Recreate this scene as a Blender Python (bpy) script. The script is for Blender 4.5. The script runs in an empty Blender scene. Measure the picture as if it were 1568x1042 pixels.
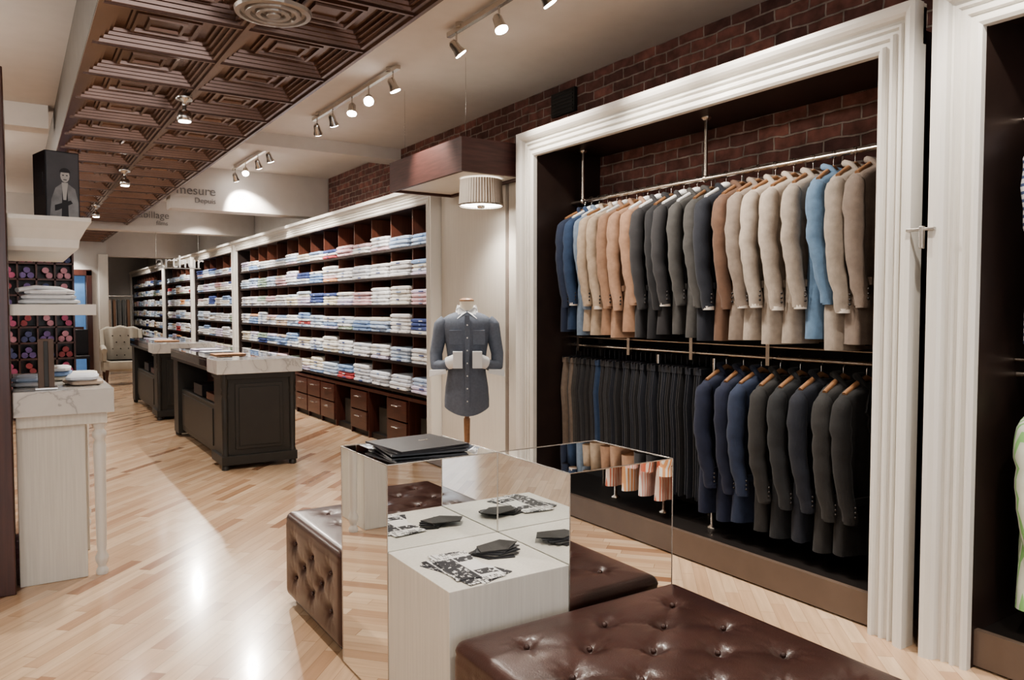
import bpy, math, random
from mathutils import Vector, Matrix
random.seed(7)
R=random.random
U=random.uniform
scene=bpy.context.scene
try:
    scene.view_settings.view_transform='AgX'; scene.view_settings.look='AgX - Medium High Contrast'; scene.view_settings.exposure=0.52
except Exception: pass

# ---------------------------------------------------------------- materials
def mixcol(nt,fac,a,b):
    n=nt.nodes.new('ShaderNodeMix'); n.data_type='RGBA'
    if isinstance(fac,(int,float)): n.inputs[0].default_value=fac
    else: nt.links.new(fac,n.inputs[0])
    for s,v in ((6,a),(7,b)):
        if isinstance(v,tuple): n.inputs[s].default_value=(v[0],v[1],v[2],1)
        else: nt.links.new(v,n.inputs[s])
    return n.outputs[2]
def mth(nt,op,a,b=None,c=None):
    n=nt.nodes.new('ShaderNodeMath'); n.operation=op
    for i,v in enumerate((a,b,c)):
        if v is None: continue
        if isinstance(v,(int,float)): n.inputs[i].default_value=v
        else: nt.links.new(v,n.inputs[i])
    return n.outputs[0]
def M(name,col,rough=.5,metal=0.,var=.15,vscale=(8,8,8),bump=0.,bscale=60,coat=0.,sheen=0.,emit=None,estr=0,stripe=None):
    m=bpy.data.materials.new(name); m.use_nodes=True
    nt=m.node_tree; b=nt.nodes['Principled BSDF']
    b.inputs['Roughness'].default_value=rough; b.inputs['Metallic'].default_value=metal
    b.inputs['Coat Weight'].default_value=coat; b.inputs['Coat Roughness'].default_value=.15
    b.inputs['Sheen Weight'].default_value=sheen
    tc=nt.nodes.new('ShaderNodeTexCoord')
    mp=nt.nodes.new('ShaderNodeMapping'); mp.inputs['Scale'].default_value=vscale
    nt.links.new(tc.outputs['Object'],mp.inputs[0])
    no=nt.nodes.new('ShaderNodeTexNoise'); no.inputs['Scale'].default_value=1; no.inputs['Detail'].default_value=5
    nt.links.new(mp.outputs[0],no.inputs['Vector'])
    f=mth(nt,'MULTIPLY_ADD',no.outputs[0],2.0,-.5)
    cl=nt.nodes.new('ShaderNodeClamp'); nt.links.new(f,cl.inputs[0])
    lo=tuple(c*(1-var) for c in col); hi=tuple(min(1,c*(1+var)) for c in col)
    c=mixcol(nt,cl.outputs[0],lo,hi)
    if stripe:
        axis,freq,scol,wid=stripe
        sp=nt.nodes.new('ShaderNodeSeparateXYZ'); nt.links.new(tc.outputs['Object'],sp.inputs[0])
        s=mth(nt,'FRACT',mth(nt,'MULTIPLY',sp.outputs[axis],freq))
        s=mth(nt,'LESS_THAN',s,wid)
        c=mixcol(nt,s,c,scol)
    nt.links.new(c,b.inputs['Base Color'])
    if bump:
        n2=nt.nodes.new('ShaderNodeTexNoise'); n2.inputs['Scale'].default_value=bscale; n2.inputs['Detail'].default_value=3
        nt.links.new(tc.outputs['Object'],n2.inputs['Vector'])
        bp=nt.nodes.new('ShaderNodeBump'); bp.inputs['Strength'].default_value=bump; bp.inputs['Distance'].default_value=.01
        nt.links.new(n2.outputs[0],bp.inputs['Height']); nt.links.new(bp.outputs[0],b.inputs['Normal'])
    if emit:
        b.inputs['Emission Color'].default_value=(*emit,1); b.inputs['Emission Strength'].default_value=estr
    return m

def floor_mat():
    m=bpy.data.materials.new('maple_plank_floor'); m.use_nodes=True
    nt=m.node_tree; b=nt.nodes['Principled BSDF']
    tc=nt.nodes.new('ShaderNodeTexCoord'); mp=nt.nodes.new('ShaderNodeMapping')
    mp.inputs['Rotation'].default_value=(0,0,math.radians(-48))
    nt.links.new(tc.outputs['Object'],mp.inputs[0])
    sp=nt.nodes.new('ShaderNodeSeparateXYZ'); nt.links.new(mp.outputs[0],sp.inputs[0])
    u,v=sp.outputs[0],sp.outputs[1]
    W=.065; L=.5
    vr=mth(nt,'DIVIDE',v,W); row=mth(nt,'FLOOR',vr); fv=mth(nt,'FRACT',vr)
    wn=nt.nodes.new('ShaderNodeTexWhiteNoise'); wn.noise_dimensions='1D'; nt.links.new(row,wn.inputs['W'])
    ur=mth(nt,'ADD',mth(nt,'DIVIDE',u,L),mth(nt,'MULTIPLY',wn.outputs[0],7.0))
    col=mth(nt,'FLOOR',ur); fu=mth(nt,'FRACT',ur)
    cb=nt.nodes.new('ShaderNodeCombineXYZ'); nt.links.new(row,cb.inputs[0]); nt.links.new(col,cb.inputs[1])
    w2=nt.nodes.new('ShaderNodeTexWhiteNoise'); w2.noise_dimensions='2D'; nt.links.new(cb.outputs[0],w2.inputs['Vector'])
    cr=nt.nodes.new('ShaderNodeValToRGB'); e=cr.color_ramp.elements
    e[0].position=0; e[0].color=(.30,.155,.09,1); e[1].position=1; e[1].color=(.68,.51,.36,1)
    for p,c in ((.06,(.41,.24,.145,1)),(.16,(.53,.355,.23,1)),(.55,(.60,.425,.285,1))):
        x=cr.color_ramp.elements.new(p); x.color=c
    nt.links.new(w2.outputs[0],cr.inputs[0])
    mg=nt.nodes.new('ShaderNodeMapping'); mg.inputs['Scale'].default_value=(3,40,1)
    nt.links.new(mp.outputs[0],mg.inputs[0])
    no=nt.nodes.new('ShaderNodeTexNoise'); no.inputs['Scale'].default_value=1; no.inputs['Detail'].default_value=6
    nt.links.new(mg.outputs[0],no.inputs['Vector'])
    g=mth(nt,'MULTIPLY_ADD',no.outputs[0],.5,.74)
    hs=nt.nodes.new('ShaderNodeHueSaturation'); nt.links.new(cr.outputs[0],hs.inputs['Color']); nt.links.new(g,hs.inputs['Value'])
    e1=mth(nt,'LESS_THAN',fv,.035); e2=mth(nt,'LESS_THAN',fu,.007)
    ed=mth(nt,'MULTIPLY',mth(nt,'MAXIMUM',e1,e2),.5)
    c=mixcol(nt,ed,hs.outputs[0],(.2,.11,.06))
    nt.links.new(c,b.inputs['Base Color'])
    b.inputs['Roughness'].default_value=.24
    b.inputs['Coat Weight'].default_value=.4; b.inputs['Coat Roughness'].default_value=.12
    bp=nt.nodes.new('ShaderNodeBump'); bp.inputs['Strength'].default_value=.12; bp.inputs['Distance'].default_value=.004
    nt.links.new(w2.outputs[0],bp.inputs['Height']); nt.links.new(bp.outputs[0],b.inputs['Normal'])
    return m
def brick_mat():
    m=bpy.data.materials.new('old_red_brick'); m.use_nodes=True
    nt=m.node_tree; b=nt.nodes['Principled BSDF']
    tc=nt.nodes.new('ShaderNodeTexCoord'); sp=nt.nodes.new('ShaderNodeSeparateXYZ'); nt.links.new(tc.outputs['Object'],sp.inputs[0])
    cb=nt.nodes.new('ShaderNodeCombineXYZ'); nt.links.new(sp.outputs[1],cb.inputs[0]); nt.links.new(sp.outputs[2],cb.inputs[1])
    n0=nt.nodes.new('ShaderNodeTexNoise'); n0.inputs['Scale'].default_value=7; nt.links.new(cb.outputs[0],n0.inputs['Vector'])
    va=nt.nodes.new('ShaderNodeVectorMath'); va.operation='MULTIPLY_ADD'; nt.links.new(n0.outputs[1],va.inputs[0]); va.inputs[1].default_value=(.03,.03,0); nt.links.new(cb.outputs[0],va.inputs[2])
    br=nt.nodes.new('ShaderNodeTexBrick'); nt.links.new(va.outputs[0],br.inputs['Vector'])
    br.inputs['Scale'].default_value=1; br.inputs['Brick Width'].default_value=.215; br.inputs['Row Height'].default_value=.072
    br.inputs['Mortar Size'].default_value=.007; br.inputs['Mortar Smooth'].default_value=.4
    br.inputs['Color1'].default_value=(.105,.050,.044,1); br.inputs['Color2'].default_value=(.235,.105,.085,1); br.inputs['Mortar'].default_value=(.30,.25,.22,1)
    no=nt.nodes.new('ShaderNodeTexNoise'); no.inputs['Scale'].default_value=12; no.inputs['Detail'].default_value=8; nt.links.new(cb.outputs[0],no.inputs['Vector'])
    hs=nt.nodes.new('ShaderNodeHueSaturation'); nt.links.new(br.outputs[0],hs.inputs['Color']); nt.links.new(mth(nt,'MULTIPLY_ADD',no.outputs[0],2.0,.05),hs.inputs['Value'])
    nt.links.new(hs.outputs[0],b.inputs['Base Color']); b.inputs['Roughness'].default_value=.85
    h=mth(nt,'SUBTRACT',mth(nt,'MULTIPLY',no.outputs[0],.7),br.outputs[1])
    bp=nt.nodes.new('ShaderNodeBump'); bp.inputs['Strength'].default_value=.9; bp.inputs['Distance'].default_value=.014
    nt.links.new(h,bp.inputs['Height']); nt.links.new(bp.outputs[0],b.inputs['Normal'])
    return m
def marble_mat():
    m=bpy.data.materials.new('carrara_marble'); m.use_nodes=True
    nt=m.node_tree; b=nt.nodes['Principled BSDF']
    tc=nt.nodes.new('ShaderNodeTexCoord')
    no=nt.nodes.new('ShaderNodeTexNoise'); no.inputs['Scale'].default_value=3.5; no.inputs['Detail'].default_value=9; no.inputs['Distortion'].default_value=1.2
    nt.links.new(tc.outputs['Object'],no.inputs['Vector'])
    cr=nt.nodes.new('ShaderNodeValToRGB'); e=cr.color_ramp.elements
    e[0].position=.40; e[0].color=(.58,.57,.55,1); e[1].position=.62; e[1].color=(.62,.61,.59,1)
    x=cr.color_ramp.elements.new(.49); x.color=(.56,.55,.53,1)
    x=cr.color_ramp.elements.new(.51); x.color=(.38,.37,.36,1)
    x=cr.color_ramp.elements.new(.53); x.color=(.54,.53,.52,1)
    nt.links.new(no.outputs[0],cr.inputs[0]); nt.links.new(cr.outputs[0],b.inputs['Base Color'])
    b.inputs['Roughness'].default_value=.12
    return m
def print_mat():
    m=bpy.data.materials.new('printed_newsprint'); m.use_nodes=True
    nt=m.node_tree; b=nt.nodes['Principled BSDF']
    tc=nt.nodes.new('ShaderNodeTexCoord')
    sp=nt.nodes.new('ShaderNodeSeparateXYZ'); nt.links.new(tc.outputs['Object'],sp.inputs[0])
    def cells(sx,sy,th,gap):
        a=mth(nt,'MULTIPLY',sp.outputs[0],sx); c=mth(nt,'MULTIPLY',sp.outputs[1],sy)
        cb=nt.nodes.new('ShaderNodeCombineXYZ'); nt.links.new(mth(nt,'FLOOR',a),cb.inputs[0]); nt.links.new(mth(nt,'FLOOR',c),cb.inputs[1])
        wn=nt.nodes.new('ShaderNodeTexWhiteNoise'); wn.noise_dimensions='2D'; nt.links.new(cb.outputs[0],wn.inputs['Vector'])
        k=mth(nt,'LESS_THAN',wn.outputs[0],th)
        return mth(nt,'MULTIPLY',k,mth(nt,'GREATER_THAN',mth(nt,'FRACT',a),gap))
    big=cells(13,22,.52,.08); small=cells(130,90,.6,.35)
    n=nt.nodes.new('ShaderNodeTexNoise'); n.inputs['Scale'].default_value=60; nt.links.new(tc.outputs['Object'],n.inputs['Vector'])
    big=mth(nt,'MULTIPLY',big,mth(nt,'GREATER_THAN',n.outputs[0],.42))
    reg=cells(7,9,.55,0)
    f=mth(nt,'MAXIMUM',big,mth(nt,'MULTIPLY',mth(nt,'MULTIPLY',small,reg),.8))
    nt.links.new(mixcol(nt,f,(.66,.66,.65),(.02,.02,.025)),b.inputs['Base Color']); b.inputs['Roughness'].default_value=.6
    return m

m_floor=floor_mat(); m_brick=brick_mat(); m_marble=marble_mat(); m_print=print_mat()
m_ceil=M('painted_ceiling',(.60,.56,.525),.7,var=.03)
m_wallw=M('painted_wall',(.60,.585,.565),.7,var=.03)
m_frame=M('cream_painted_wood',(.66,.64,.60),.38,var=.03,vscale=(20,20,2))
m_cream=M('cream_fabric_panel',(.56,.53,.48),.7,var=.05,vscale=(60,60,3))
m_ash=M('white_ash_laminate',(.60,.58,.53),.45,var=.08,vscale=(110,110,3))
m_dbrown=M('dark_brown_panel',(.030,.019,.016),.36,var=.2)
m_blackin=M('dark_interior',(.012,.009,.008),.5)
m_red=M('mahogany_wood',(.065,.020,.014),.3,var=.35,vscale=(6,6,60),coat=.2)
m_div=M('divider_wood_lit',(.095,.034,.021),.38,var=.25,vscale=(50,50,4))  # mahogany lightened in colour to carry warm light between stacks
m_canopy=M('canopy_mahogany',(.062,.024,.020),.5,var=.35,vscale=(6,6,70))
m_redv=M('mahogany_vertical',(.060,.020,.014),.3,var=.35,vscale=(60,60,3),coat=.2)
m_plinth=M('taupe_plinth',(.13,.095,.075),.35,var=.08)
m_copper=M('copper_tin',(.235,.165,.138),.24,1.,var=.15,vscale=(5,5,5))
m_soffit=M('soffit_edge',(.10,.085,.072),.5)
m_chrome=M('brushed_steel',(.58,.56,.53),.25,1.,var=.03)
m_brass=M('warm_metal',(.52,.46,.40),.25,1.,var=.05)
m_mirror=M('mirror_glass',(.86,.87,.86),.0,1.,var=.0)
m_leather=M('oxblood_leather',(.055,.024,.019),.30,var=.25,vscale=(7,7,7),bump=.12,bscale=220,coat=.2)
m_grey=M('charcoal_lacquer',(.028,.026,.023),.42,var=.1)
m_white=M('white_plastic',(.75,.75,.74),.4,var=.02)
m_black=M('black_card',(.014,.014,.018),.35,var=.2)
m_glassd=M('dark_glass_top',(.10,.10,.11),.03,.85,var=0)
m_wood=M('hanger_wood',(.26,.14,.075),.4,var=.2,vscale=(40,40,40))
m_skin=M('mannequin_linen',(.66,.60,.50),.7,var=.04)
m_bulb=M('lamp_bulb',(1,1,1),.3,emit=(1,.96,.9),estr=45)
m_diff=M('lamp_diffuser',(1,1,1),.3,emit=(1,.95,.88),estr=5)
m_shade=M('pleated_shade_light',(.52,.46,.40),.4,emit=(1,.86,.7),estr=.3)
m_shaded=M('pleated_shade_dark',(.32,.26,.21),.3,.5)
m_uphol=M('beige_upholstery',(.36,.33,.28),.8,var=.08,bump=.2,bscale=150)
m_blue=M('blue_room_glow',(.10,.22,.42),.5,var=.4,vscale=(3,3,3),emit=(.15,.3,.6),estr=.25)  # glow built into the door panel, standing in for a lit room
m_ventd=M('vent_slots',(.02,.02,.02),.6)
m_text=M('grey_lettering',(.22,.21,.205),.6,var=0)
m_textl=M('light_lettering',(.34,.34,.34),.4,var=0)
m_green=M('plant_leaf',(.06,.2,.05),.5)

# ---------------------------------------------------------------- mesh builder
class MB:
    def __init__(s,name): s.name=name; s.V=[]; s.F=[]; s.MI=[]; s.S=[]; s.mats=[]
    def mi(s,m):
        if m not in s.mats: s.mats.append(m)
        return s.mats.index(m)
    def add(s,vs,fs,m,smooth=False):
        o=len(s.V); s.V.extend([tuple(v) for v in vs]); k=s.mi(m)
        for f in fs: s.F.append(tuple(i+o for i in f)); s.MI.append(k); s.S.append(smooth)
    def box(s,x0,x1,y0,y1,z0,z1,m):
        v=[(x,y,z) for z in (z0,z1) for y in (y0,y1) for x in (x0,x1)]
        s.add(v,[(0,2,3,1),(4,5,7,6),(0,1,5,4),(2,6,7,3),(0,4,6,2),(1,3,7,5)],m)
    def loft(s,rings,m,cap=True,smooth=True):
        n=len(rings[0]); v=[p for r in rings for p in r]; f=[]
        for i in range(len(rings)-1):
            for j in range(n):
                a=i*n+j; b=i*n+(j+1)%n
                f.append((a,b,b+n,a+n))
        s.add(v,f,m,smooth)
        if cap:
            s.add(rings[0],[tuple(range(n))[::-1]],m); s.add(rings[-1],[tuple(range(n))],m)
    def tube(s,pts,rad,m,seg=12,flat=1.,cap=True):
        pts=[Vector(p) for p in pts]
        if not hasattr(rad,'__len__'): rad=[rad]*len(pts)
        rings=[]; ref=None
        for i,p in enumerate(pts):
            d=(pts[min(i+1,len(pts)-1)]-pts[max(i-1,0)]).normalized()
            if ref is None: ref=Vector((0,0,1)) if abs(d.z)<.9 else Vector((0,1,0))
            a=d.cross(ref).normalized(); b=a.cross(d).normalized(); ref=b
            rings.append([p+a*math.cos(t)*rad[i]+b*math.sin(t)*rad[i]*flat for t in [2*math.pi*k/seg for k in range(seg)]])
        s.loft(rings,m,cap)
    def lathe(s,prof,c,m,seg=20,smooth=True,cap=True):
        rings=[[(c[0]+r*math.cos(2*math.pi*k/seg),c[1]+r*math.sin(2*math.pi*k/seg),c[2]+z) for k in range(seg)] for r,z in prof]
        s.loft(rings,m,cap,smooth)
    def sphere(s,c,r,m,seg=12,sc=(1,1,1)):
        rings=[]
        for i in range(1,8):
            ph=math.pi*i/8
            rings.append([(c[0]+sc[0]*r*math.sin(ph)*math.cos(2*math.pi*k/seg),c[1]+sc[1]*r*math.sin(ph)*math.sin(2*math.pi*k/seg),c[2]-sc[2]*r*math.cos(ph)) for k in range(seg)])
        s.loft(rings,m)
    def slab(s,cx,cy,z,wx,wy,h,m,rot=0):
        rings=[]; c=.025
        for zz,ins in ((0,.014),(.25,.0),(.7,.0),(1,.018)):
            x=wx/2-ins; y=wy/2-ins
            pts=[(-x+c,-y),(x-c,-y),(x,-y+c),(x,y-c),(x-c,y),(-x+c,y),(-x,y-c),(-x,-y+c)]
            rings.append([(cx+px*math.cos(rot)-py*math.sin(rot),cy+px*math.sin(rot)+py*math.cos(rot),z+h*zz) for px,py in pts])
        s.loft(rings,m,True,False)
    def rot(s,i0,c,ang):
        ca,sa=math.cos(ang),math.sin(ang)
        for i in range(i0,len(s.V)):
            x,y,z=s.V[i]; x-=c[0]; y-=c[1]
            s.V[i]=(c[0]+x*ca-y*sa,c[1]+x*sa+y*ca,z)
    def done(s,bevel=0,recenter=True,subsurf=0):
        me=bpy.data.meshes.new(s.name)
        o=(0,0,0)
        if recenter:
            xs=[v[0] for v in s.V]; ys=[v[1] for v in s.V]; zs=[v[2] for v in s.V]
            o=((min(xs)+max(xs))/2,(min(ys)+max(ys))/2,min(zs))
        me.from_pydata([(v[0]-o[0],v[1]-o[1],v[2]-o[2]) for v in s.V],[],s.F)
        for m in s.mats: me.materials.append(m)
        me.polygons.foreach_set('material_index',s.MI); me.polygons.foreach_set('use_smooth',s.S)
        me.update()
        ob=bpy.data.objects.new(s.name,me); ob.location=o; scene.collection.objects.link(ob)
        if bevel:
            b=ob.modifiers.new('bevel','BEVEL'); b.width=bevel; b.segments=2; b.limit_method='ANGLE'; b.angle_limit=math.radians(50)
        return ob

def simple(name,x0,x1,y0,y1,z0,z1,m,bevel=0,recenter=False):
    b=MB(name); b.box(x0,x1,y0,y1,z0,z1,m); return b.done(bevel,recenter)

# ---------------------------------------------------------------- room shell
XB=3.65; CZ=3.15; YF=27.0
simple('floor',-2.7,XB+.15,-4.1,YF+.15,-.1,0,m_floor)
simple('ceiling',-2.7,XB+.15,-4.1,YF+.15,CZ,CZ+.1,m_ceil)
simple('wall_right',XB,XB+.15,-4.1,10.2,0,CZ,m_brick)
simple('wall_right_back',XB,XB+.15,10.2,YF,0,CZ,m_wallw)
simple('wall_left',-2.7,-2.6,-4.1,YF,0,CZ,m_wallw)
simple('wall_back',-2.7,XB+.15,YF,YF+.15,0,CZ,m_wallw)
b=MB('wall_front')
b.box(-2.6,XB,-4.1,-4,0,.4,m_wallw); b.box(-2.6,XB,-4.1,-4,2.8,CZ,m_wallw)
b.box(-2.6,-2.2,-4.1,-4,.4,2.8,m_wallw); b.box(3.0,XB,-4.1,-4,.4,2.8,m_wallw); b.box(.35,.5,-4.1,-4,.4,2.8,m_wallw)  # unseen opening left here to let the fill light in
b.done(recenter=False)
b=MB('wall_partition')
PY=18.0
b.box(-2.6,.78,PY,PY+.15,0,CZ,m_wallw); b.box(.78,1.28,PY,PY+.15,2.05,CZ,m_wallw); b.box(1.28,1.66,PY,PY+.15,0,CZ,m_wallw)
b.done(recenter=False)
b=MB('door_1')
b.box(.68,.78,PY-.06,PY-.003,0,2.15,m_redv); b.box(1.28,1.38,PY-.06,PY-.003,0,2.15,m_redv); b.box(.68,1.38,PY-.06,PY-.003,2.05,2.17,m_redv)
b.box(.80,1.26,PY+.02,PY+.05,0.01,2.04,m_blue); b.box(.84,1.22,PY-.0,PY+.02,.9,1.0,m_redv)
b.done(.004)
b=MB('trim_1'); b.box(1.50,1.68,PY-.08,PY-.003,0,2.5,m_frame); b.done(.01)
simple('beam_1',1.65,XB-.01,7.85,8.15,3.02,CZ,m_ceil)
simple('beam_2',1.65,XB-.01,10.2,10.5,2.62,CZ,m_ceil)
simple('beam_3',-2.6,XB-.01,14.0,14.3,2.66,CZ,m_ceil)
simple('beam_4',-2.6,XB-.01,19.0,19.3,2.52,CZ,m_ceil)
simple('beam_5',-2.6,.3,7.85,8.1,2.95,CZ,m_ceil)
def text(s,x,y,z,size,m,align='LEFT',ext=.003,name='bulkhead_lettering'):
    c=bpy.data.curves.new(name,'FONT'); c.body=s; c.size=size; c.extrude=ext; c.align_x=align
    c.materials.append(m); o=bpy.data.objects.new(name,c); o.location=(x,y,z); o.rotation_euler=(math.pi/2,0,0)
    scene.collection.objects.link(o)
text('sur-mesure',2.18,10.19,2.80,.155,m_text,'RIGHT')
text('Depuis',2.18,10.19,2.70,.09,m_text,'RIGHT')
text('habillage',2.24,13.99,2.88,.16,m_text,'RIGHT')
text('films',2.22,13.99,2.77,.10,m_text,'RIGHT')
text('arthur',2.04,14.15,2.08,.30,m_textl,'LEFT',.006,'hanging_letter_sign')
b=MB('sign_rail'); b.box(2.02,2.75,14.14,14.16,2.06,2.075,m_chrome)
for x in (2.05,2.72): b.tube([(x,14.15,2.07),(x,14.15,2.66)],.003,m_chrome,6)
b.done()

# ---------------------------------------------------------------- copper tile soffit
b=MB('ceiling_copper_soffit')
T=.61; X0=.367; ZC=2.75
lev=[(0,0),(.03,0),(.034,.016),(.050,.016),(.054,.032),(.070,.032),(.074,.048),(.090,.048),(.094,.064),(.14,.064),(.144,.050),(.158,.050),(.162,.034),(.176,.034),(.18,.052),(.215,.052),(.22,.036),(.235,.036),(.24,.05)]
y=-1.0
while y<24.5:
    for c in range(2):
        cx=X0+T*(c+.5); cy=y+T/2; h=T/2
        vs=[]; fs=[]
        for ins,dz in lev:
            q=h-ins
            vs+=[(cx-q,cy-q,ZC+dz),(cx+q,cy-q,ZC+dz),(cx+q,cy+q,ZC+dz),(cx-q,cy+q,ZC+dz)]
        for i in range(len(lev)-1):
            for j in range(4):
                a=i*4+j; d=i*4+(j+1)%4; fs.append((a,a+4,d+4,d))
        k=(len(lev)-1)*4; fs.append((k+3,k+2,k+1,k))
        b.add(vs,fs,m_copper)
    y+=T
ye=y
for x in (X0-.02,X0+T-.008,X0+2*T-.0): b.box(x,x+.02,-1,ye,ZC-.012,ZC+.005,m_copper)
yy=-1.0
while yy<ye: b.box(X0,X0+2*T,yy-.007,yy+.007,ZC-.008,ZC+.003,m_copper); yy+=T
b.box(X0-.02,X0-.003,-1,ye,ZC,CZ-.002,m_soffit); b.box(X0+2*T+.003,X0+2*T+.02,-1,ye,ZC,CZ-.002,m_soffit)
b.box(X0,X0+2*T,ye,ye+.02,ZC,CZ-.002,m_soffit)
b.box(X0,X0+2*T,-1,ye,ZC+.1,ZC+.12,m_soffit)
b.done(recenter=False)

b=MB('air_vent')
prof=[(.17,0),(.165,-.015),(.145,-.018),(.14,-.006),(.125,-.006),(.12,-.02),(.10,-.02),(.095,-.006),(.08,-.006),(.075,-.022),(.055,-.022),(.05,-.008),(.035,-.008),(.03,-.024),(.001,-.026)]
b.lathe(prof,(1.02,3.55,ZC-.012),M('vent_metal',(.34,.31,.285),.35,.7),32,False); b.done()

# ---------------------------------------------------------------- lighting helpers
def spot(name,loc,target,watts,size=70,blend=.6,col=(1,.925,.83),rad=.03,parent=None):
    l=bpy.data.lights.new(name,'SPOT'); l.energy=watts; l.color=col; l.spot_size=math.radians(size); l.spot_blend=blend; l.shadow_soft_size=rad
    o=bpy.data.objects.new(name,l); o.location=loc
    d=(Vector(target)-Vector(loc)); o.rotation_euler=d.to_track_quat('-Z','Y').to_euler(); scene.collection.objects.link(o)
    if parent: o.parent=parent; o.matrix_parent_inverse=Matrix.Translation(parent.location).inverted()
    return o
def head(b,top,target,m=m_chrome):
    top=Vector(top); d=(Vector(target)-top); d.normalize()
    c=top+Vector((0,0,-.09))
    b.tube([top,c],.006,m,8)
    p0=c-d*.05; p1=c+d*.045
    b.tube([p0,p0+d*.015,p0+d*.06,p1],[.018,.028,.030,.042],m,16)
    b.tube([p1-d*.001,p1+d*.004],.037,m_bulb,16)
    return p1+d*.02
def track(name,y0,y1,ys,x=2.35,tg=None,w=70):
    b=MB(name); b.box(x-.015,x+.015,y0,y1,CZ-.05,CZ-.02,m_chrome)
    for yy in (y0+.15,y1-.15): b.tube([(x,yy,CZ-.03),(x,yy,CZ-.001)],.03,m_chrome,12)
    ls=[]
    for i,yy in enumerate(ys):
        t=tg[i]; p=head(b,(x,yy,CZ-.05),t); ls.append((p,t))
    o=b.done()
    for p,t in ls: spot('track_spot',p,t,w,75,.7,parent=o)
track('track_light',2.75,4.35,[2.85,3.3,3.75,4.25],tg=[(3.2,2.2,1.8),(3.25,3.0,1.75),(2.7,2.6,.4),(3.2,4.0,2.0)],w=85)
track('track_light',5.1,6.95,[5.2,5.65,6.0,6.45,6.85],tg=[(3.1,5.0,1.3),(.9,2.4,.6),(1.7,4.9,0),(3.2,7.2,1.3),(3.2,8.2,1.4)],w=90)
track('track_light',8.3,10.0,[8.4,8.85,9.4,9.9],tg=[(3.2,9.2,1.3),(3.2,10,1.3),(1.6,6.5,0),(3.2,11.2,1.3)],w=125)
track('track_light',11.2,13.4,[11.3,12,12.7,13.3],tg=[(3.2,12,1.3),(3.2,13,1.3),(1.8,9,0),(3.2,14.5,1.3)],w=130)
track('track_light',15.2,17.4,[15.3,16,16.7,17.3],tg=[(3.2,16,1.3),(1.7,15,.3),(3.2,17.5,1.3),(3.2,18.6,1.3)],w=120)
track('track_light',20.2,22.4,[20.3,21,22.3],tg=[(3.2,21,1.3),(2,23,.3),(3.2,24,1.3)],w=140)
track('track_light',-.6,1.3,[-.5,.4,1.2],tg=[(3.2,-.4,1.3),(2.2,1.2,.4),(3.3,1.3,1.6)],w=70)
for yy in (2.2,5.3,8.4,11.5,14.6,17.7,20.8):
    b=MB('ceiling_spotlight'); c=(.95,yy,ZC-.01)
    b.lathe([(.05,.0),(.05,-.02),(.012,-.03),(.012,-.08),(.03,-.085),(.042,-.11),(.045,-.15),(.038,-.152)],c,m_chrome,16)
    b.lathe([(.036,-.153),(.036,-.156)],c,m_bulb,16)
    o=b.done(); spot('downlight',(c[0],c[1],c[2]-.17),(c[0]-.05,c[1]-.3,0),85,130,.8,rad=.04,parent=o)

def point(name,loc,w,rad,col=(1,.94,.86)):
    l=bpy.data.lights.new(name,'POINT'); l.energy=w; l.color=col; l.shadow_soft_size=rad
    o=bpy.data.objects.new(name,l); o.location=loc; scene.collection.objects.link(o)

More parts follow.
